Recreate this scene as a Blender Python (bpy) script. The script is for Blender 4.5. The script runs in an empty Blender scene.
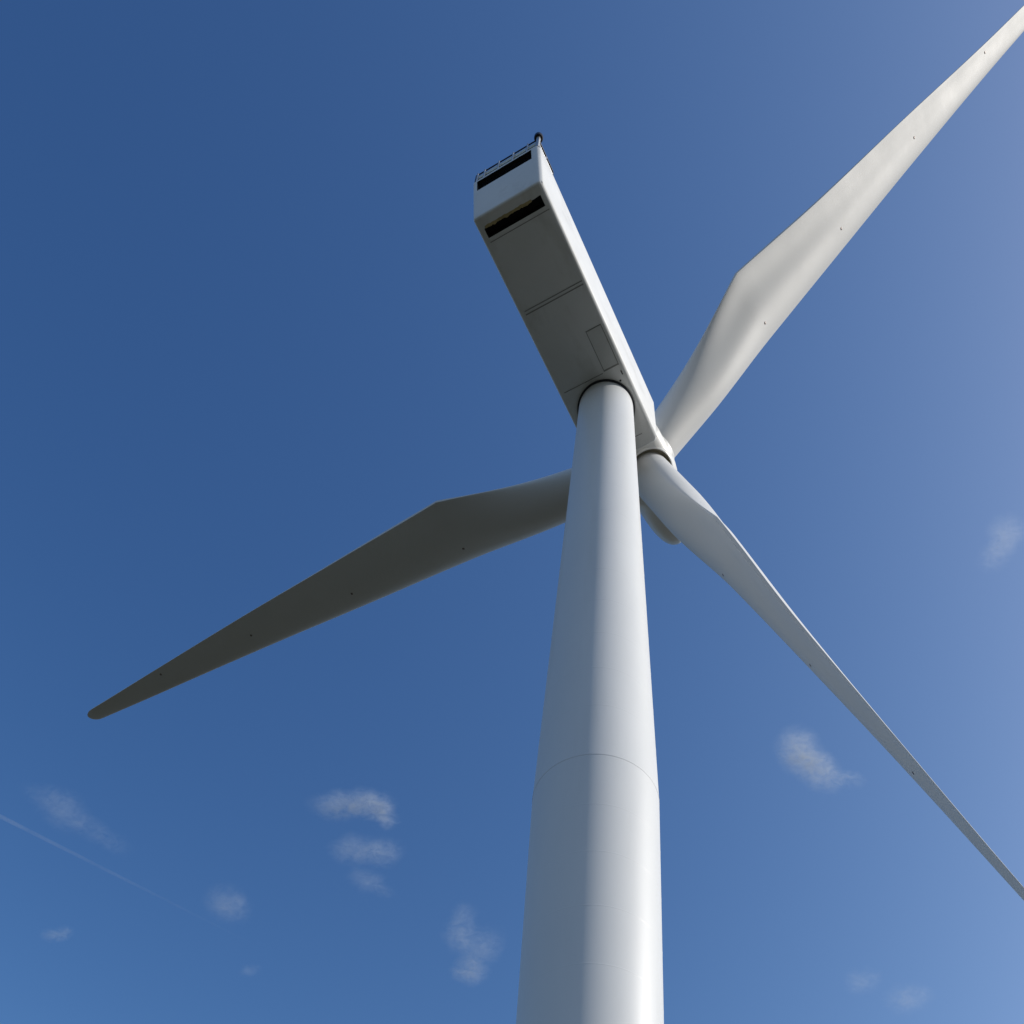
import bpy, bmesh, math, random
from mathutils import Vector, Matrix, noise as mnoise
random.seed(7)
C = bpy.context.scene.collection
# survey of the turbine (tower height 80 units), worked out from the photograph
Q = dict(cx=-31.6193, cy=-16.2386, yaw=0.4927, pit=0.6737, roll=0.0376, f=1292.7784, rt=1.5995, rb=2.6659, hk=44.0863, w=2.0245, xr=-12.0545, xf=3.0511, hn=3.9106, xrt=-12.6627, xh=5.0023, zh=2.3128, tilt=0.1060, phi=3.8224, pch=1.6365, cone=0.0766, L=52.8953, r1=13.5329, r2=23.4186, r3=33.3644, r4=43.3058, rte=13.6661, rd=1.4378, pb=0.0762, sx=58.3865, sy=555.2118, xl0=-1.2934, xl1=-1.2634, xl2=-1.1039, xl3=-0.9751, xl4=-0.7862, xl5=-0.6721, xl6=-0.6438, xt0=1.2899, xt1=1.9649, xt2=3.7960, xt3=2.9627, xt4=2.1808, xt5=1.2587, xt6=0.4668, t0=2.6173, t1=2.6620, t2=1.5838, t3=0.9736, t4=0.4990, t5=0.2692, t6=0.1198, tw0=0.0088, tw1=0.0064, tw2=0.0182, tw3=0.1007, tw4=0.1308, tw5=0.1770, tw6=-0.0153)
H, CZ, S = 80.0, 1.6, 0.9            # nacelle floor height, eye height, metres per unit
R = math.radians

# ------------------------------------------------------------------ camera
def T(p):                            # survey units -> metres
    return Vector((p[0]*S, p[1]*S, CZ + (p[2]-CZ)*S))
cam_d = bpy.data.cameras.new("camera"); cam = bpy.data.objects.new("camera", cam_d); C.objects.link(cam)
cyaw, syaw, cp, sp = math.cos(Q['yaw']), math.sin(Q['yaw']), math.cos(Q['pit']), math.sin(Q['pit'])
F = Vector((cp*cyaw, cp*syaw, sp)); Rt = Vector((syaw, -cyaw, 0)); Up = Rt.cross(F)
cr, sr = math.cos(Q['roll']), math.sin(Q['roll'])
R2 = cr*Rt + sr*Up; U2 = -sr*Rt + cr*Up
m = Matrix((R2, U2, -F)).transposed().to_4x4(); m.translation = T((Q['cx'], Q['cy'], CZ)); cam.matrix_world = m
cam_d.sensor_width = 36; cam_d.lens = Q['f']/1024*36
cam_d.shift_x = -Q['sx']/1024; cam_d.shift_y = Q['sy']/1024
cam_d.clip_start = 0.1; cam_d.clip_end = 40000
bpy.context.scene.camera = cam
EYE = m.translation.copy()
def pixdir(x, y):
    v = F + R2*(x-512-Q['sx'])/Q['f'] - U2*(y-512-Q['sy'])/Q['f']
    return v.normalized()

# ------------------------------------------------------------------ sky and sun
SUN_AZ, SUN_EL = 290.0, 28.0         # degrees, azimuth counted from +X towards +Y
w = bpy.data.worlds.new("World"); bpy.context.scene.world = w; w.use_nodes = True
nt = w.node_tree; bg = nt.nodes['Background']
sky = nt.nodes.new('ShaderNodeTexSky'); sky.sky_type = 'NISHITA'; sky.sun_disc = False
sky.sun_elevation = R(SUN_EL); sky.sun_rotation = R((90-SUN_AZ) % 360)
sky.air_density = 1.0; sky.dust_density = 3.0; sky.ozone_density = 3.0; sky.altitude = 0
# deepen the blue and the contrast of the clear sky, channel by channel (power, gain)
sp_ = nt.nodes.new('ShaderNodeSeparateColor'); cb_ = nt.nodes.new('ShaderNodeCombineColor'); nt.links.new(sky.outputs[0], sp_.inputs[0])
for i, (pw, gn) in enumerate(((2.352, 30.66), (1.973, 10.53), (1.624, 4.48))):
    a = nt.nodes.new('ShaderNodeMath'); a.operation = 'MULTIPLY'; a.inputs[1].default_value = .1; nt.links.new(sp_.outputs[i], a.inputs[0])
    b = nt.nodes.new('ShaderNodeMath'); b.operation = 'POWER'; b.inputs[1].default_value = pw; nt.links.new(a.outputs[0], b.inputs[0])
    d = nt.nodes.new('ShaderNodeMath'); d.operation = 'MULTIPLY'; d.inputs[1].default_value = gn*10; nt.links.new(b.outputs[0], d.inputs[0])
    c = nt.nodes.new('ShaderNodeMath'); c.operation = 'MINIMUM'; c.inputs[1].default_value = (3.6, 4.6, 6.2)[i]; nt.links.new(d.outputs[0], c.inputs[0])
    nt.links.new(c.outputs[0], cb_.inputs[i])
nt.links.new(cb_.outputs[0], bg.inputs[0]); bg.inputs[1].default_value = 0.1
sd = bpy.data.lights.new("sun", 'SUN'); sd.energy = 3.75; sd.angle = R(0.53); sd.color = (1, .95, .88)
sun = bpy.data.objects.new("sun", sd); C.objects.link(sun)
sdir = Vector((math.cos(R(SUN_EL))*math.cos(R(SUN_AZ)), math.cos(R(SUN_EL))*math.sin(R(SUN_AZ)), math.sin(R(SUN_EL))))
sun.rotation_euler = sdir.to_track_quat('Z', 'Y').to_euler(); sun.location = sdir*200
vs = bpy.context.scene.view_settings
bpy.context.scene.display_settings.display_device = 'sRGB'
vs.view_transform = 'Standard'; vs.look = 'None'; vs.exposure = 0.0; vs.gamma = 1

# ------------------------------------------------------------------ materials
def mat(name, col, rough=.5, metal=0., var=0., scale=1., bump=0., stretch=(1,1,1), dirt=None):
    mt = bpy.data.materials.new(name); mt.use_nodes = True
    n = mt.node_tree.nodes; l = mt.node_tree.links; b = n['Principled BSDF']
    b.inputs['Roughness'].default_value = rough; b.inputs['Metallic'].default_value = metal
    b.inputs['Base Color'].default_value = (*col, 1)
    if var or dirt or bump:
        tc = n.new('ShaderNodeTexCoord'); mp = n.new('ShaderNodeMapping'); mp.inputs['Scale'].default_value = stretch
        l.new(tc.outputs['Object'], mp.inputs[0])
        nz = n.new('ShaderNodeTexNoise'); nz.inputs['Scale'].default_value = scale; nz.inputs['Detail'].default_value = 6
        nz.inputs['Roughness'].default_value = .6; l.new(mp.outputs[0], nz.inputs['Vector'])
        mx = n.new('ShaderNodeMix'); mx.data_type = 'RGBA'
        mr = n.new('ShaderNodeMapRange'); mr.inputs[1].default_value = .3; mr.inputs[2].default_value = .7
        l.new(nz.outputs[0], mr.inputs[0]); l.new(mr.outputs[0], mx.inputs[0])
        mx.inputs[6].default_value = (*[c*(1-var) for c in col], 1); mx.inputs[7].default_value = (*[min(1, c*(1+var*.5)) for c in col], 1)
        out = mx.outputs[2]
        if dirt:                                    # patchy grime: (colour, threshold, amount, scale, stretch)
            dc, th, am, ds, dst = dirt
            mp2 = n.new('ShaderNodeMapping'); mp2.inputs['Scale'].default_value = dst; l.new(tc.outputs['Object'], mp2.inputs[0])
            n2 = n.new('ShaderNodeTexNoise'); n2.inputs['Scale'].default_value = ds; n2.inputs['Detail'].default_value = 8; n2.inputs['Roughness'].default_value = .65
            l.new(mp2.outputs[0], n2.inputs['Vector'])
            m2 = n.new('ShaderNodeMapRange'); m2.inputs[1].default_value = th; m2.inputs[2].default_value = th+.22; m2.inputs[4].default_value = am
            l.new(n2.outputs[0], m2.inputs[0])
            x2 = n.new('ShaderNodeMix'); x2.data_type = 'RGBA'; l.new(m2.outputs[0], x2.inputs[0]); l.new(out, x2.inputs[6]); x2.inputs[7].default_value = (*dc, 1); out = x2.outputs[2]
        l.new(out, b.inputs['Base Color'])
        rr = n.new('ShaderNodeMapRange'); rr.inputs[3].default_value = rough*.85; rr.inputs[4].default_value = min(1, rough*1.2); l.new(nz.outputs[0], rr.inputs[0]); l.new(rr.outputs[0], b.inputs['Roughness'])
        if bump:
            bp = n.new('ShaderNodeBump'); bp.inputs['Strength'].default_value = bump; bp.inputs['Distance'].default_value = .02
            l.new(nz.outputs[0], bp.inputs['Height']); l.new(bp.outputs[0], b.inputs['Normal'])
    return mt
M = dict(
    tower=mat('tower_paint', (.71,.72,.725), .42, var=.03, scale=.5, bump=.05, stretch=(1,1,.25), dirt=((.5,.5,.47), .56, .22, .5, (1.6,1.6,.12))),
    blade=mat('blade_gelcoat', (.67,.67,.665), .55, var=.025, scale=.35, dirt=((.45,.44,.4), .6, .1, .5, (1,1,1))),
    nacelle=mat('nacelle_fibreglass', (.78,.785,.78), .42, var=.04, scale=.6, dirt=((.34,.33,.28), .52, .35, .55, (.5,1.2,1))),
    hub=mat('hub_fibreglass', (.74,.735,.71), .4, var=.03, scale=.8, dirt=((.45,.43,.36), .58, .3, 1., (1,1,1))),
    dark=mat('dark_interior', (.012,.011,.013), .8, var=.3, scale=3),
    gap=mat('bearing_gap', (.26,.235,.17), .7, var=.2, scale=3),
    seal=mat('rubber_seal', (.015,.016,.025), .6, var=.2, scale=2),
    seam=mat('panel_seam', (.3,.3,.285), .7, var=.2, scale=3),
    steel=mat('galvanised_steel', (.5,.51,.52), .4, .7, var=.15, scale=6),
    rail=mat('rail_steel', (.06,.06,.065), .5, .4, var=.2, scale=6),
    panel=mat('mesh_panel', (.72,.72,.6), .6, .2, var=.2, scale=8),
    stain=mat('stained_foam', (.5,.4,.2), .8, var=.35, scale=5, bump=.4),
    mark=mat('receptor_metal', (.2,.16,.15), .5, .4, var=.2, scale=9),
    lamp=mat('lamp_glass', (.02,.012,.012), .15, var=.2, scale=9),
    hatch=mat('hatch_fibreglass', (.68,.69,.68), .5, var=.05, scale=1.5, dirt=((.3,.3,.26), .55, .3, 1.2, (1,1,1))),
    grass=mat('grass_field', (.038,.038,.022), .9, var=.35, scale=.35, bump=.5, dirt=((.05,.042,.03), .5, .6, .02, (1,1,1))),
    gravel=mat('gravel', (.27,.25,.22), .9, var=.4, scale=9, bump=.6),
    concrete=mat('concrete', (.38,.37,.35), .85, var=.15, scale=2, bump=.2),
)

# ------------------------------------------------------------------ helpers
def mesh(name, verts, faces, m, parent=None, smooth=None, unit=True):
    """one mesh object; verts in survey units unless unit is False; smooth = angle in degrees"""
    me = bpy.data.meshes.new(name); me.from_pydata([tuple(T(v)) if unit else tuple(v) for v in verts], [], faces); me.validate()
    bm = bmesh.new(); bm.from_mesh(me); bmesh.ops.recalc_face_normals(bm, faces=bm.faces); bm.to_mesh(me); bm.free()
    for mm in (m if isinstance(m, (list, tuple)) else [m]): me.materials.append(mm)
    o = bpy.data.objects.new(name, me); C.objects.link(o)
    if parent: o.parent = parent
    if smooth is not None: shade(o, smooth)
    return o
def shade(o, ang):
    me = o.data
    bm = bmesh.new(); bm.from_mesh(me)
    for f in bm.faces: f.smooth = True
    for e in bm.edges: e.smooth = len(e.link_faces) == 2 and e.calc_face_angle(0) < R(ang)
    bm.to_mesh(me); bm.free()
class MB:
    def __init__(s): s.v = []; s.f = []
    def add(s, v, f):
        k = len(s.v); s.v += [tuple(p) for p in v]; s.f += [tuple(i+k for i in q) for q in f]; return s
    def box(s, x0, x1, y0, y1, z0, z1, sx=0.):        # sx: shift of x per unit z (leaning ends)
        v = [(x+sx*z, y, z) for z in (z0, z1) for y in (y0, y1) for x in (x0, x1)]
        return s.add(v, [(0,2,3,1),(4,5,7,6),(0,1,5,4),(2,6,7,3),(0,4,6,2),(1,3,7,5)])
    def tube(s, pts, r, n=10, closed=False):
        pts = [Vector(p) for p in pts]; rings = []
        for i, p in enumerate(pts):
            d = (pts[min(i+1, len(pts)-1)]-pts[max(i-1, 0)]).normalized()
            a = d.orthogonal().normalized() if i == 0 else (rings[-1][1] - d*rings[-1][1].dot(d)).normalized()
            b = d.cross(a); rings.append((p, a, b))
        rr = r if isinstance(r, (list, tuple)) else [r]*len(pts)
        v = [p + (a*math.cos(t*2*math.pi/n)+b*math.sin(t*2*math.pi/n))*rad for (p, a, b), rad in zip(rings, rr) for t in range(n)]
        f = [(i*n+j, i*n+(j+1) % n, (i+1)*n+(j+1) % n, (i+1)*n+j) for i in range(len(pts)-1) for j in range(n)]
        f += [tuple(range(n))[::-1], tuple((len(pts)-1)*n+j for j in range(n))]
        return s.add(v, f)
    def build(s, name, m, parent=None, smooth=40, up=0.):
        return mesh(name, [(x, y, z+up) for x, y, z in s.v], s.f, m, parent, smooth)
def lathe(prof, n, axis_o, ax, e1, e2, cap=True):
    v = []; f = []
    for s, r in prof:
        for j in range(n):
            t = 2*math.pi*j/n; v.append(axis_o + ax*s + (e1*math.cos(t)+e2*math.sin(t))*r)
    for i in range(len(prof)-1):
        for j in range(n): f.append((i*n+j, i*n+(j+1) % n, (i+1)*n+(j+1) % n, (i+1)*n+j))
    if cap: f += [tuple(range(n))[::-1], tuple((len(prof)-1)*n+j for j in range(n))]
    return v, f
def boolean(o, cutter, op):
    md = o.modifiers.new('b', 'BOOLEAN'); md.operation = op; md.object = cutter; md.solver = 'EXACT'; md.material_mode = 'INDEX'
    dg = bpy.context.evaluated_depsgraph_get(); dg.update()
    me = bpy.data.meshes.new_from_object(o.evaluated_get(dg)); o.modifiers.clear(); old = o.data; o.data = me
    bpy.data.objects.remove(cutter); return o
def tag(o, label, cat, group=None, kind=None):
    o['label'] = label; o['category'] = cat
    if group: o['group'] = group
    if kind: o['kind'] = kind
    return o
GZ = CZ - CZ/S                        # survey height of the ground

# ------------------------------------------------------------------ ground
def disc(name, r, z, m, n=96, rings=1, cx=0, cy=0, wob=0):
    v = [(cx, cy, z)]; f = []
    for k in range(1, rings+1):
        for j in range(n):
            t = 2*math.pi*j/n; rr = r*(k/rings)**2*(1+wob*mnoise.noise(Vector((math.cos(t)*2, math.sin(t)*2, 3)))); v.append((cx+rr*math.cos(t), cy+rr*math.sin(t), z))
    for j in range(n): f.append((0, 1+j, 1+(j+1) % n))
    for k in range(1, rings):
        for j in range(n): a = 1+(k-1)*n; b = 1+k*n; f.append((a+j, b+j, b+(j+1) % n, a+(j+1) % n))
    o = mesh(name, v, f, m, unit=False); o['kind'] = 'structure'; return o
disc('ground', 9000, 0, M['grass'], rings=10)
disc('gravel_path', 9, .004, M['gravel'], wob=.12, n=72)

# ------------------------------------------------------------------ turbine
turb = bpy.data.objects.new('wind_turbine', None); C.objects.link(turb)
tag(turb, 'tall white wind turbine with three blades, seen from below against blue sky', 'wind turbine')

def tower_r(z): return Q['rb'] if z < Q['hk'] else Q['rt'] + (Q['rb']-Q['rt'])*(H-z)/(H-Q['hk'])
NT = 160
RIB = ((-.30,0),(-.032,0),(-.03,.0),(-.012,.004),(.012,.004),(.03,0),(.032,0),(.30,0))
prof = []
zs = [GZ, 10, 20, 30, 36, 40, 43.2, Q['hk']-.035]
for z in zs: prof.append((z, tower_r(z)))
prof += [(Q['hk']-.035, Q['rb']+.007), (Q['hk']+.035, Q['rb']+.007), (Q['hk']+.035, tower_r(Q['hk']+.035)), (Q['hk']+.3, tower_r(Q['hk']+.3))]
seams = [47.5, 50.3, 53.1, 55.9, 58.7, 61.6, 64.5, 67.4, 70.3, 73.2, 76.1]
for z in seams: prof += [(z+dz, tower_r(z+dz)+dr) for dz, dr in RIB]
prof.append((H+.25, Q['rt']))
low = [41.0, 38.3, 35.4, 32.5]
pl = [(Q['hk']-.3, Q['rb'])]+[p for p in prof if p[0] > Q['hk']-.05]
pb = [(GZ, Q['rb'])]
for z in (5,10,15,20,25,29.6)+tuple(sorted(low)): pb += [(z+dz, Q['rb']+dr) for dz, dr in RIB]
v, f = lathe(pb+pl, NT, Vector((0,0,0)), Vector((0,0,1)), Vector((1,0,0)), Vector((0,1,0)))
tower = mesh('tower', v, f, M['tower'], turb, 25)
v, f = lathe([(GZ, Q['rb']+1.1), (GZ+.35, Q['rb']+1.1), (GZ+.38, Q['rb']+1.05), (GZ+.38, Q['rb']+.02)], 96, Vector((0,0,0)), Vector((0,0,1)), Vector((1,0,0)), Vector((0,1,0)), cap=False)
mesh('foundation', v, f, M['concrete'], turb, 30)
# dark yaw seal round the tower top
rt = Q['rt']
v, f = lathe([(H-.10, rt+.012), (H-.10, rt+.10), (H+.02, rt+.11), (H+.02, rt+.012)], NT, Vector((0,0,0)), Vector((0,0,1)), Vector((1,0,0)), Vector((0,1,0)), cap=False)
mesh('yaw_seal', v, f+[((3*NT)+j, 3*NT+(j+1) % NT, (j+1) % NT, j) for j in range(NT)], M['seal'], turb, 40)

# --- nacelle: a leaning box with rounded edges, its two vents cut in
W, HN = 2.05, Q['hn']; WL = 2.13
xr, xt, xf, xft = Q['xr'], Q['xrt'], Q['xf'], 2.62
NX = 26
bm = bmesh.new()
c8 = [bm.verts.new(p) for p in ((xr,-W,H),(xf,-W,H),(xf,WL,H),(xr,WL,H),(xt,-W,H+HN),(xft,-W,H+HN),(xft,WL,H+HN),(xt,WL,H+HN))]
for q in ((0,3,2,1),(4,5,6,7),(0,1,5,4),(2,3,7,6),(1,2,6,5),(3,0,4,7)): bm.faces.new([c8[i] for i in q])
bmesh.ops.bevel(bm, geom=[e for e in bm.edges if all(v_.co.y < 0 for v_ in e.verts)], offset=.28, segments=7, profile=.5, affect='EDGES')
bmesh.ops.bevel(bm, geom=[e for e in bm.edges if e.calc_face_angle(0) > .9], offset=.15, segments=5, profile=.5, affect='EDGES')
bm.normal_update()
vv = [tuple(p.co) for p in bm.verts]; bm.verts.index_update(); ff = [[p.index for p in q.verts] for q in bm.faces]; bm.free()
nac = mesh('nacelle', vv, ff, [M['nacelle'], M['dark']], turb)
# rear louvre recess
lean = (xt-xr)/HN
def rearx(z): return xr + lean*(z)
def cutter(verts, faces):
    o = mesh('cutter', verts, faces, [M['nacelle'], M['dark']]);
    for p in o.data.polygons: p.material_index = 1
    return o
mb = MB(); mb.box(xr-.5, xr+.7, -1.53, 1.84, 2.74, 3.68, lean); boolean(nac, cutter([(x,y,z+H) for x,y,z in mb.v], mb.f), 'DIFFERENCE')
# belly vent, rear lip torn and ragged
pts = [(-10.92,-1.67), (-10.92,1.78)]; n = 30
for i in range(n+1):
    y = 1.78-(3.45)*i/n
    pts.append((-11.46 + .10*max(0, mnoise.noise(Vector((y*1.7, 4.2, 0))))*(1.2) + .12*abs(mnoise.noise(Vector((y*5.3, 9.1, 0)))) - .02, y))
k = len(pts)
cv = [(x,y,H-.3) for x,y in pts]+[(x,y,H+.6) for x,y in pts]
cf = [tuple(range(k))[::-1], tuple(range(k, 2*k))]+[(i, (i+1) % k, k+(i+1) % k, k+i) for i in range(k)]
boolean(nac, cutter(cv, cf), 'DIFFERENCE')
shade(nac, 32)
# louvre slats
mb = MB()
for i in range(6):
    z = 2.80+i*.15; mb.add([(rearx(z)+.12+lean*0, -1.50, z), (rearx(z)+.12, 1.81, z), (rearx(z)+.30, 1.81, z+.10), (rearx(z)+.30, -1.50, z+.10),
                            (rearx(z)+.12, -1.50, z+.015), (rearx(z)+.12, 1.81, z+.015), (rearx(z)+.30, 1.81, z+.115), (rearx(z)+.30, -1.50, z+.115)],
                           [(0,1,2,3),(7,6,5,4),(0,4,5,1),(2,6,7,3),(1,5,6,2),(0,3,7,4)])
mb.build('rear_louvre', M['seal'], nac, 30, H)
# ragged foam lip hanging at the belly vent
mb = MB(); n = 40
top = []
for i in range(n):
    y = 1.70-2.9*i/n; d = .01+.13*abs(mnoise.noise(Vector((y*4.1, 2.2, 0))))+.05*abs(mnoise.noise(Vector((y*11., 5.2, 0))))
    top.append((-11.52-.07*abs(mnoise.noise(Vector((y*3, 7, 7)))), -11.44+d, y))
vs_ = []; 
for a, b, y in top: vs_ += [(a, y, -.006), (b, y, -.03), (b, y, .05), (a, y, .05)]
fs_ = []
for i in range(n-1):
    for j in range(4): fs_.append((i*4+j, i*4+(j+1) % 4, (i+1)*4+(j+1) % 4, (i+1)*4+j))
fs_ += [(0,1,2,3), tuple(4*(n-1)+j for j in (3,2,1,0))]
mb.add(vs_, fs_); mb.build('torn_vent_lip', M['stain'], nac, 40, H)
# belly seams: thin raised strips
def strip(name, x0, x1, y0, y1, m_, t=.012, par=nac):
    return MB().box(x0, x1, y0, y1, -t, .02).build(name, m_, par, 30, H)
strip('belly_seam', -6.86, -6.81, -1.80, 1.80, M['seam'])
strip('belly_seam', -6.68, -6.62, -1.80, 1.80, M['seam'])
strip('belly_seam', -10.72, -10.68, -1.80, 1.80, M['seam'])
strip('belly_seam', -1.93, -1.89, -.70, 1.80, M['seam'])
strip('belly_seam', 2.22, 2.26, -1.32, -.6, M['seam'])
strip('belly_seam', -1.6, -1.36, -1.74, -1.69, M['dark'], .03)
strip('belly_seam', -1.14, -1.06, -1.50, -1.40, M['dark'], .03)
hx0, hx1, hy0, hy1 = -4.34, -2.05, -1.72, -.85
mb = MB(); mb.box(hx0, hx1, hy0, hy1, -.03, .02); hatch = mb.build('floor_hatch', M['hatch'], nac, 30, H)
mb = MB(); g = .045
mb.box(hx0-g, hx0, hy0-g, hy1+g, -.012, .02).box(hx1, hx1+g*2.2, hy0-g, hy1+g, -.012, .02).box(hx0, hx1, hy0-g, hy0, -.012, .02).box(hx0, hx1, hy1, hy1+g, -.012, .02)
mb.build('hatch_seal', M['seam'], hatch, 30, H)

# --- roof railing at the rear with its guard panel, and the obstruction lamp
rl = bpy.data.objects.new('roof_railing', None); C.objects.link(rl); rl.parent = nac
zr0, zr1, zs1 = HN-.06, 5.3, 4.75; xx = xt+.16; yl, yr, xe = 2.10, -1.92, xt+1.75
mb = MB(); mb.tube([(xx, yl, zr0), (xx, yl, zr1), (xx, yr, zr1), (xx, yr, zr0)], .038)
for y_ in (yl, yr): mb.tube([(xx, y_, zs1), (xe-.12, y_, zs1), (xe-.03, y_, zs1-.05), (xe, y_, zs1-.15), (xe, y_, zr0)], .045); mb.build('top_rail', M['rail'], rl, 60, H)
mb = MB(); mb.tube([(xe, yl, 4.35), (xx, yl, 4.35)], .025).tube([(xe, yr, 4.35), (xx, yr, 4.35)], .025).tube([(xx, yl, 4.55), (xx, yr, 4.55)], .025); mb.build('middle_rail', M['steel'], rl, 60, H)
for (px, py) in [(xx, y) for y in (1.95, 1.5, .6, -.3, -1.2)]+[(xx, -1.9), (xx+.85, yr), (xx+.85, yl)]:
    MB().tube([(px-.06, py, zr0), (px-.06, py, (zr1 if px == xx else zs1)-.02)], .05).build('railing_post', M['steel'], rl, 60, H)
MB().box(xx+.05, xx+.08, yr+.12, yl-.12, zr0+.05, zr1-.07).build('guard_panel', M['panel'], rl, 30, H)
lampo = bpy.data.objects.new('obstruction_lamp', None); C.objects.link(lampo); lampo.parent = nac
MB().tube([(xx, -1.83, zr0), (xx, -1.83, 5.38)], .12).build('lamp_post', M['steel'], lampo, 60, H)
v, f = lathe([(0,.12),(.02,.23),(.10,.255),(.24,.255),(.34,.21),(.41,.12),(.44,.02)], 24, Vector((xx,-1.83,H+5.35)), Vector((0,0,1)), Vector((1,0,0)), Vector((0,1,0)))
mesh('lamp_dome', v, f, M['lamp'], lampo, 60)

# --- rotor frame
t = Q['tilt']; AX = Vector((math.cos(t), 0, math.sin(t))); YU = Vector((0,1,0)); ZV = AX.cross(YU)
HUB = Vector((Q['xh'], 0, H+Q['zh']))
def bframe(k):
    ph = Q['phi'] + k*2*math.pi/3
    rad = -math.cos(ph)*ZV + math.sin(ph)*YU; tan = AX.cross(rad)
    ch = math.cos(Q['pch'])*tan - math.sin(Q['pch'])*AX; nn = rad.cross(ch)
    return rad, rad + Q['cone']*AX, ch, nn, tan
# hub: three flats where the blades enter, a rounded nose in front
RF = 1.42
hp = [(-2.15,.9),(-2.12,1.55),(-2.05,1.80),(-1.9,1.93),(-1.6,1.97),(-1.0,2.0),(-.4,2.03),(.2,2.05),(.8,2.03),(1.3,1.94),(1.7,1.76),(2.1,1.56),(2.5,1.43),(3.05,1.35),(3.6,1.30),(4.1,1.235),(4.6,1.15),(5.0,1.04),(5.35,.92),(5.65,.77),(5.88,.60),(6.03,.42),(6.12,.22),(6.15,.03)]
NH = 144; v = []; f = []
for s, r0 in hp:
    fl = 1.0 if s < 1.2 else max(0, 1-(s-1.2)/1.2)
    for j in range(NH):
        a = 2*math.pi*j/NH; d = -math.cos(a)*ZV + math.sin(a)*YU
        lim = r0
        for k in range(3):
            dp = (a-Q['phi']-k*2*math.pi/3+math.pi) % (2*math.pi) - math.pi
            if s < 2.4: lim = min(lim, r0-max(0, r0-RF)*fl*math.exp(-(abs(dp)/.62)**3))
        v.append(HUB + AX*s + d*lim)
for i in range(len(hp)-1):
    for j in range(NH): f.append((i*NH+j, i*NH+(j+1) % NH, (i+1)*NH+(j+1) % NH, (i+1)*NH+j))
f += [tuple(range(NH))[::-1], tuple((len(hp)-1)*NH+j for j in range(NH))]
hub = mesh('hub', v, f, [M['hub'], M['gap']], turb)
for k in range(3):
    rad, _, ch, nn, tan = bframe(k); e1, e2 = AX, tan
    v, f = lathe([(.3,1.68),(.9,1.68),(1.1,1.675),(1.25,1.66),(1.36,1.63),(1.43,1.595),(1.47,1.55)], 96, HUB, rad, e1, e2)
    boolean(hub, mesh('cutter', v, f, [M['hub'], M['gap']]), 'UNION')
for k in range(3):
    rad, _, ch, nn, tan = bframe(k)
    v, f = lathe([(1.2,1.49),(2.6,1.49)], 96, HUB, rad, AX, tan)
    c_ = mesh('cutter', v, f, [M['hub'], M['gap']])
    for p in c_.data.polygons: p.material_index = 1
    boolean(hub, c_, 'DIFFERENCE')
shade(hub, 35)
# short neck joining hub and nacelle
v, f = lathe([(-2.6,1.45),(-2.1,1.45)], 64, HUB, AX, YU, ZV); mesh('rotor_neck', v, f, M['seal'], turb, 40)

# --- blades
def pchip(xs, ys):
    n = len(xs); h = [xs[i+1]-xs[i] for i in range(n-1)]; d = [(ys[i+1]-ys[i])/h[i] for i in range(n-1)]; mm = [0]*n
    for i in range(1, n-1):
        if d[i-1]*d[i] > 0: w1 = 2*h[i]+h[i-1]; w2 = h[i]+2*h[i-1]; mm[i] = (w1+w2)/(w1/d[i-1]+w2/d[i])
    mm[0], mm[-1] = d[0], d[-1]
    def fn(x):
        x = min(max(x, xs[0]), xs[-1]); i = max(j for j in range(n-1) if xs[j] <= x); tt = (x-xs[i])/h[i]
        return (2*tt**3-3*tt**2+1)*ys[i]+(tt**3-2*tt**2+tt)*h[i]*mm[i]+(-2*tt**3+3*tt**2)*ys[i+1]+(tt**3-tt**2)*h[i]*mm[i+1]
    return fn
L = Q['L']; rte = Q['rte']
st = [1.6, 6., rte, .43*L, .62*L, .82*L, L]
A = lambda n: [Q[n+str(i)] for i in range(7)]
fxl, ft, ftw = pchip(st, A('xl')), pchip(st, A('t')), pchip(st, A('tw'))
fa, fb = pchip(st[:3], A('xt')[:3]), pchip(st[2:], A('xt')[2:])
fxt = lambda r: fa(r) if r < rte else fb(r)
NC = 32
def half(u): return 5*(.2969*math.sqrt(u)-.126*u-.3516*u*u+.2843*u**3-.1036*u**4)
def surf(r, u, side):                      # side +1 / -1, chordwise 0..1 -> local (x, y)
    xl, xtt, tk, tw = fxl(r), fxt(r), ft(r), ftw(r)
    tip = max(0, r-(L-1.0))                # rounded tip
    if tip > 0:
        sc = math.sqrt(max(0, 1-(tip/1.0)**2*.97)); mid = xl*.45+xtt*.55; xl = mid+(xl-mid)*sc; xtt = mid+(xtt-mid)*sc; tk *= sc
    e = min(1, max(0, (r-1.6)/(rte-1.6))); e = .5*e*e*(3-2*e)+.5*(1-(1-e)**2)
    yc = math.sqrt(max(0, u*(1-u)))
    b = max(0, (u-.28)/.72)
    if side > 0: ya = half(u)*.97 - .085*e**2*max(0., math.sin(math.pi*max(0, (u-.40)/.60)**1.15))**1.7
    else: ya = half(u)*1.0 + .05*max(0., math.sin(math.pi*b))
    fb_ = max(0., 1-abs(r-rte-3)/15.)         # flat trailing edge, thickest just outboard of the shoulder
    te = (.03+.075*fb_*min(1, max(0, (r-rte+3)/3)))*u**5/max(tk, .12)*e           # blunt trailing edge
    y = side*tk*((1-e)*yc + e*(ya+te)); x = xl + (xtt-xl)*u
    y += Q['pb']*(r/L)**2
    return x*math.cos(tw)-y*math.sin(tw), x*math.sin(tw)+y*math.cos(tw)
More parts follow.
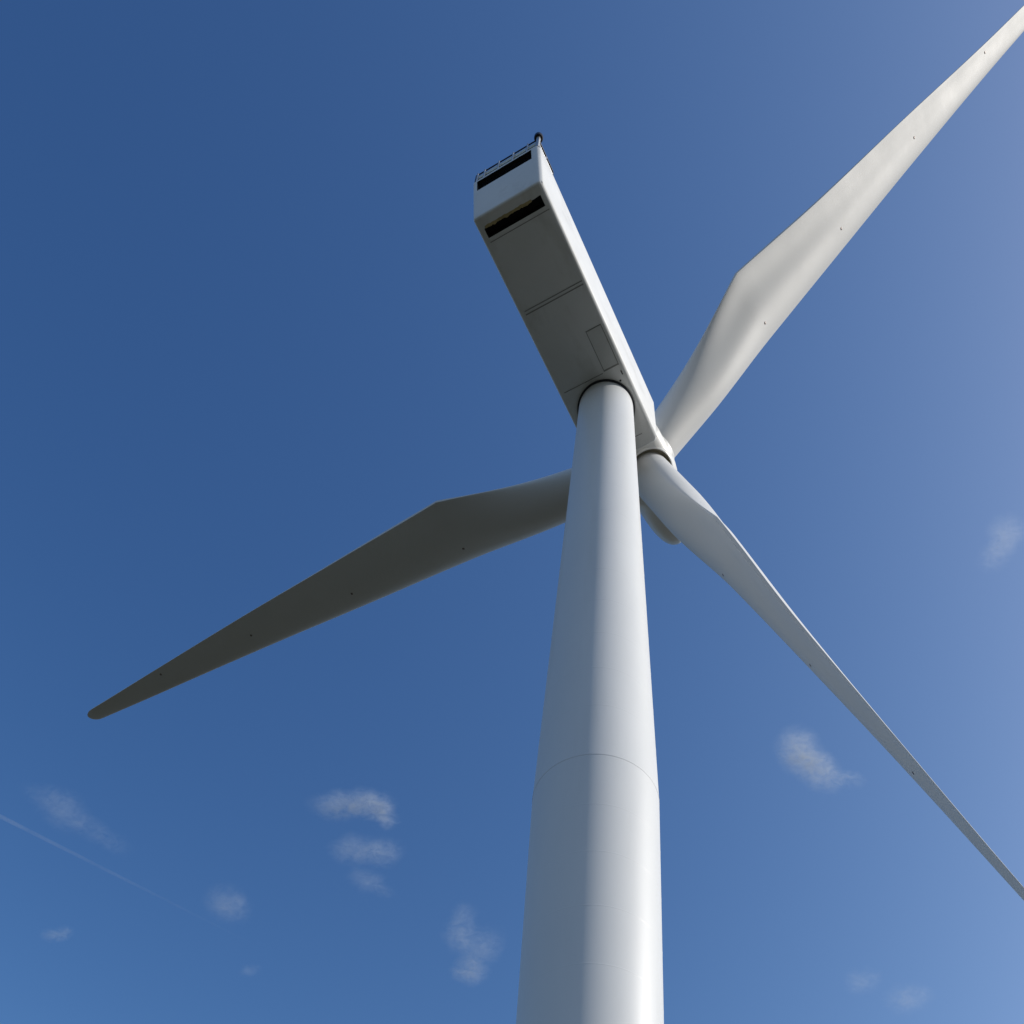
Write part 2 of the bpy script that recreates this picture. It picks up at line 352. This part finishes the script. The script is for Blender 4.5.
rs = [.9, 1.3, 1.6] + [1.6+(rte-1.6)*i/16 for i in range(1, 17)] + [rte+(L-1.2-rte)*i/36 for i in range(1, 37)] + [L-1+.2*i for i in range(5)] + [L-.1, L-.04, L]
us = [(1-math.cos(math.pi*i/NC))/2 for i in range(NC+1)]
recs = [Q['r1'], Q['r2'], Q['r3'], Q['r4']]
def blade(k, vis):
    rad, rc, ch, nn, tan = bframe(k)
    P = lambda r, x, y: HUB + rc*r + ch*x + nn*y
    v = []; f = []; n = 2*NC+2
    for r in rs:
        for u in us: v.append(P(r, *surf(r, u, 1)))
        for u in reversed(us): v.append(P(r, *surf(r, u, -1)))
    for i in range(len(rs)-1):
        for j in range(n): f.append((i*n+j, i*n+(j+1) % n, (i+1)*n+(j+1) % n, (i+1)*n+j))
    f += [tuple(range(n))[::-1], tuple((len(rs)-1)*n+j for j in range(n))]
    bm = bmesh.new(); vs2 = [bm.verts.new(T(p)) for p in v]
    for q in f: bm.faces.new([vs2[i] for i in q])
    bmesh.ops.remove_doubles(bm, verts=bm.verts, dist=.0005); bmesh.ops.recalc_face_normals(bm, faces=bm.faces)
    me = bpy.data.meshes.new('blade'); bm.to_mesh(me); bm.free(); me.materials.append(M['blade'])
    o = bpy.data.objects.new('blade', me); C.objects.link(o); o.parent = turb; shade(o, 38)
    # lightning receptors along the leading edge
    for r in recs:
        u0 = Q['rd']/(fxt(r)-fxl(r)); du = .002
        p = P(r, *surf(r, u0, vis)); p1 = P(r, *surf(r, u0+.03, vis)); p2 = P(r+.2, *surf(r+.2, u0, vis))
        a = (p1-p).normalized(); b = (p2-p); b = (b-a*b.dot(a)).normalized(); nrm = a.cross(b)
        if nrm.dot(nn*vis) < 0: nrm = -nrm
        vv, fx = lathe([(-.03,.088),(.010,.088),(.018,.075),(.02,.02)], 16, p, nrm, a, b); mesh('lightning_receptor', vv, fx, M['mark'], o, 40)
    return o
blade(0, 1)
blade(1, 1); blade(2, -1)

# ------------------------------------------------------------------ clouds: thin real volumes about 2 km away
ALT = 1500.
def cloud(name, px, py, blobs, dens, label, cat='cloud', group=None, thick=1.2, nscale=.05, noise_amt=1.0, edge=.0):
    """blobs: (dx, dy, rx, ry, strength, rot) in picture-like units about (px, py); built at their true distance and size"""
    d = pixdir(px, py); D = ALT/d.z; p = EYE + d*D
    ex = ((pixdir(px+1, py)-pixdir(px-1, py))*.5*D); u = ex.length; ex.normalize()
    ey = (pixdir(px, py-1)-pixdir(px, py+1)); ey = (ey-ex*ey.dot(ex)); uy = ((pixdir(px, py-1)-pixdir(px, py+1))*.5*D).length; ey.normalize()
    ez = ex.cross(ey)
    bm = bmesh.new()
    for dx, dy, rx, ry, s_, rot in blobs:
        rz = thick*min(rx, ry)
        bb = bmesh.ops.create_icosphere(bm, subdivisions=2, radius=1.35)
        for vtx in bb['verts']:
            c = vtx.co.copy(); a, b = c.x*rx, c.y*ry; ca, sa = math.cos(R(rot)), math.sin(R(rot))
            vtx.co = Vector((dx+a*ca-b*sa, -dy+a*sa+b*ca, c.z*rz))
    res = bmesh.ops.convex_hull(bm, input=bm.verts)
    bmesh.ops.delete(bm, geom=[g for g in set(res['geom_interior']+res['geom_unused']) if isinstance(g, bmesh.types.BMVert)], context='VERTS')
    me = bpy.data.meshes.new(name); bm.to_mesh(me); bm.free()
    o = bpy.data.objects.new(name, me); C.objects.link(o)
    mw = Matrix((ex*u, ey*uy, ez*u)).transposed().to_4x4(); mw.translation = p; o.matrix_world = mw
    mt = bpy.data.materials.new(name+'_vapour'); mt.use_nodes = True; n = mt.node_tree.nodes; l = mt.node_tree.links
    n.remove(n['Principled BSDF']); out = n['Material Output']
    pv = n.new('ShaderNodeVolumePrincipled'); pv.inputs['Color'].default_value = (.84,.91,1,1); pv.inputs['Anisotropy'].default_value = .3
    l.new(pv.outputs[0], out.inputs['Volume'])
    tc = n.new('ShaderNodeTexCoord')
    def math_(op, a, b=None, c=None):
        x = n.new('ShaderNodeMath'); x.operation = op
        for i, val in enumerate((a, b, c)):
            if val is None: continue
            if isinstance(val, (int, float)): x.inputs[i].default_value = val
            else: l.new(val, x.inputs[i])
        return x.outputs[0]
    wn = n.new('ShaderNodeTexNoise'); wn.inputs['Scale'].default_value = nscale*.8; wn.inputs['Detail'].default_value = 2; l.new(tc.outputs['Object'], wn.inputs['Vector'])
    vm = n.new('ShaderNodeVectorMath'); vm.operation = 'MULTIPLY_ADD'; l.new(wn.outputs['Color'], vm.inputs[0]); wv = 15.; vm.inputs[1].default_value = (wv,)*3
    sb = n.new('ShaderNodeVectorMath'); sb.operation = 'SUBTRACT'; l.new(tc.outputs['Object'], sb.inputs[0]); sb.inputs[1].default_value = (wv/2,)*3; l.new(sb.outputs[0], vm.inputs[2])
    tot = None
    for dx, dy, rx, ry, s_, rot in blobs:
        rz = thick*min(rx, ry)
        mp = n.new('ShaderNodeMapping'); mp.vector_type = 'TEXTURE'; l.new(vm.outputs[0], mp.inputs[0])
        mp.inputs['Location'].default_value = (dx, -dy, 0); mp.inputs['Rotation'].default_value = (0, 0, R(rot)); mp.inputs['Scale'].default_value = (rx, ry, rz)
        ln = n.new('ShaderNodeVectorMath'); ln.operation = 'LENGTH'; l.new(mp.outputs[0], ln.inputs[0])
        mr = n.new('ShaderNodeMapRange'); mr.interpolation_type = 'SMOOTHSTEP'; mr.inputs[1].default_value = 1.0; mr.inputs[2].default_value = .0; mr.inputs[3].default_value = 0; mr.inputs[4].default_value = s_; l.new(ln.outputs['Value'], mr.inputs[0])
        tot = mr.outputs[0] if tot is None else math_('ADD', tot, mr.outputs[0])
    nz = n.new('ShaderNodeTexNoise'); nz.inputs['Scale'].default_value = nscale*1.7; nz.inputs['Detail'].default_value = 8; nz.inputs['Roughness'].default_value = .7; nz.inputs['Distortion'].default_value = 1.3; ms = n.new('ShaderNodeMapping'); ms.inputs['Scale'].default_value = (.95, 1.35, 1); ms.inputs['Location'].default_value = (px*.37, py*.21, 0); ms.inputs['Rotation'].default_value = (0, 0, R(15)); l.new(tc.outputs['Object'], ms.inputs[0]); l.new(ms.outputs[0], nz.inputs['Vector'])
    mr = n.new('ShaderNodeMapRange'); mr.inputs[1].default_value = .4; mr.inputs[2].default_value = .66; mr.inputs[3].default_value = 1-noise_amt; l.new(nz.outputs[0], mr.inputs[0])
    val = math_('MULTIPLY', math_('MULTIPLY', tot, mr.outputs[0]), dens*2.2/u)
    l.new(val, pv.inputs['Density'])
    mt.cycles.volume_step_rate = .35
    me.materials.append(mt); tag(o, label, cat, group); return o
G = 'small wispy clouds'
cloud('cloud', 355, 808, [(-16,-2,38,19,.7,0),(14,-4,34,19,1.15,-8),(30,6,20,15,1.,-50)], .034, 'brightest small white cloud left of the tower, with a rounded sharp right edge', group=G)
cloud('cloud', 366, 852, [(-10,-2,36,20,.9,0),(16,0,30,20,.9,0)], .015, 'hazy cloud puff directly under the brightest white cloud left of the tower', group=G)
cloud('cloud', 371, 882, [(-4,-2,24,16,1,-15),(10,8,22,10,.6,-25)], .011, 'faint cloud shred below the hazy puff left of the tower', group=G)
cloud('cloud', 82, 822, [(-18,-12,36,26,1,-30),(14,10,50,16,.9,-32),(-38,-26,28,14,.6,-15)], .0075, 'long faint cloud streak sloping just above the vapour trail', group=G)
cloud('cloud', 228, 905, [(-2,-2,28,24,.9,0),(8,4,22,20,.7,20)], .0095, 'round faint cloud near the far end of the vapour trail', group=G)
cloud('cloud', 58, 934, [(-3,1,20,10,1,0),(5,-1,14,11,.6,0)], .018, 'tiny cloud at lower left beneath the vapour trail', group=G)
cloud('cloud', 470, 945, [(0,25,24,18,1.7,0),(-8,-10,24,26,.7,10),(14,2,30,24,.55,30),(-6,-32,18,16,.45,0)], .016, 'ragged upright cloud nearest the left side of the tower, brightest at its lower end', group=G)
cloud('cloud', 812, 763, [(-14,-12,28,32,.9,25),(4,4,40,24,1.1,-40),(32,14,30,11,.8,-20)], .025, 'bright slanted cloud with a tail right of the tower, under the lower right blade', group=G)
cloud('cloud', 1004, 540, [(2,-6,24,26,1,0),(-6,14,26,20,.7,30)], .013, 'dim upright cloud at the right edge of the photo above the lower right blade', group=G)
cloud('cloud', 863, 981, [(0,0,24,18,1,10)], .009, 'left one of two very faint clouds at the bottom right', group=G)
cloud('cloud', 909, 998, [(0,0,32,20,1,10)], .010, 'right one of two very faint clouds at the bottom right', group=G)
cloud('cloud', 250, 970, [(0,0,14,10,1,0)], .008, 'smallest faint cloud speck, low between the round cloud and the ragged upright cloud', group=G)
# vapour trail: a long thin tube of ice crystals far above the clouds
d0, d1 = pixdir(-260, 685), pixdir(255, 945); AT = 9000.
p0, p1 = EYE+d0*AT/d0.z, EYE+d1*AT/d1.z
n = 48; mb = MB(); pts = []; rad_ = []
for i in range(n+1):
    tt = i/n; pts.append(p0.lerp(p1, tt)); rad_.append(26*(.25+.75*(1-tt))+4)
mb.tube([tuple(p) for p in pts], rad_, 16)
ct = mesh('contrail', mb.v, mb.f, M['seal'], None, 60, unit=False); ct.data.materials.clear()
mt = bpy.data.materials.new('contrail_ice'); mt.use_nodes = True; nd = mt.node_tree.nodes; l = mt.node_tree.links; nd.remove(nd['Principled BSDF'])
pv = nd.new('ShaderNodeVolumePrincipled'); pv.inputs['Color'].default_value = (1,1,1,1); pv.inputs['Anisotropy'].default_value = .3; l.new(pv.outputs[0], nd['Material Output'].inputs['Volume'])
tc = nd.new('ShaderNodeTexCoord'); sx_ = nd.new('ShaderNodeSeparateXYZ'); l.new(tc.outputs['Generated'], sx_.inputs[0])
mr = nd.new('ShaderNodeMapRange'); dxg = abs(p1.x-p0.x) > abs(p1.y-p0.y)
flip = (p1.x < p0.x) if dxg else (p1.y < p0.y)
l.new(sx_.outputs[0 if dxg else 1], mr.inputs[0]); mr.inputs[1].default_value = 0 if flip else 1; mr.inputs[2].default_value = 1 if flip else 0
mr.inputs[3].default_value = 0; mr.inputs[4].default_value = .006
cn = nd.new('ShaderNodeTexNoise'); cn.inputs['Scale'].default_value = .004; cn.inputs['Detail'].default_value = 5; l.new(tc.outputs['Object'], cn.inputs['Vector'])
cm = nd.new('ShaderNodeMapRange'); cm.inputs[1].default_value = .3; cm.inputs[2].default_value = .7; cm.inputs[3].default_value = .35; cm.inputs[4].default_value = 1.2; l.new(cn.outputs[0], cm.inputs[0])
cx = nd.new('ShaderNodeMath'); cx.operation = 'MULTIPLY'; l.new(mr.outputs[0], cx.inputs[0]); l.new(cm.outputs[0], cx.inputs[1]); l.new(cx.outputs[0], pv.inputs['Density']); ct.data.materials.append(mt)
tag(ct, 'thin straight white vapour trail crossing the lower left sky', 'vapour trail')
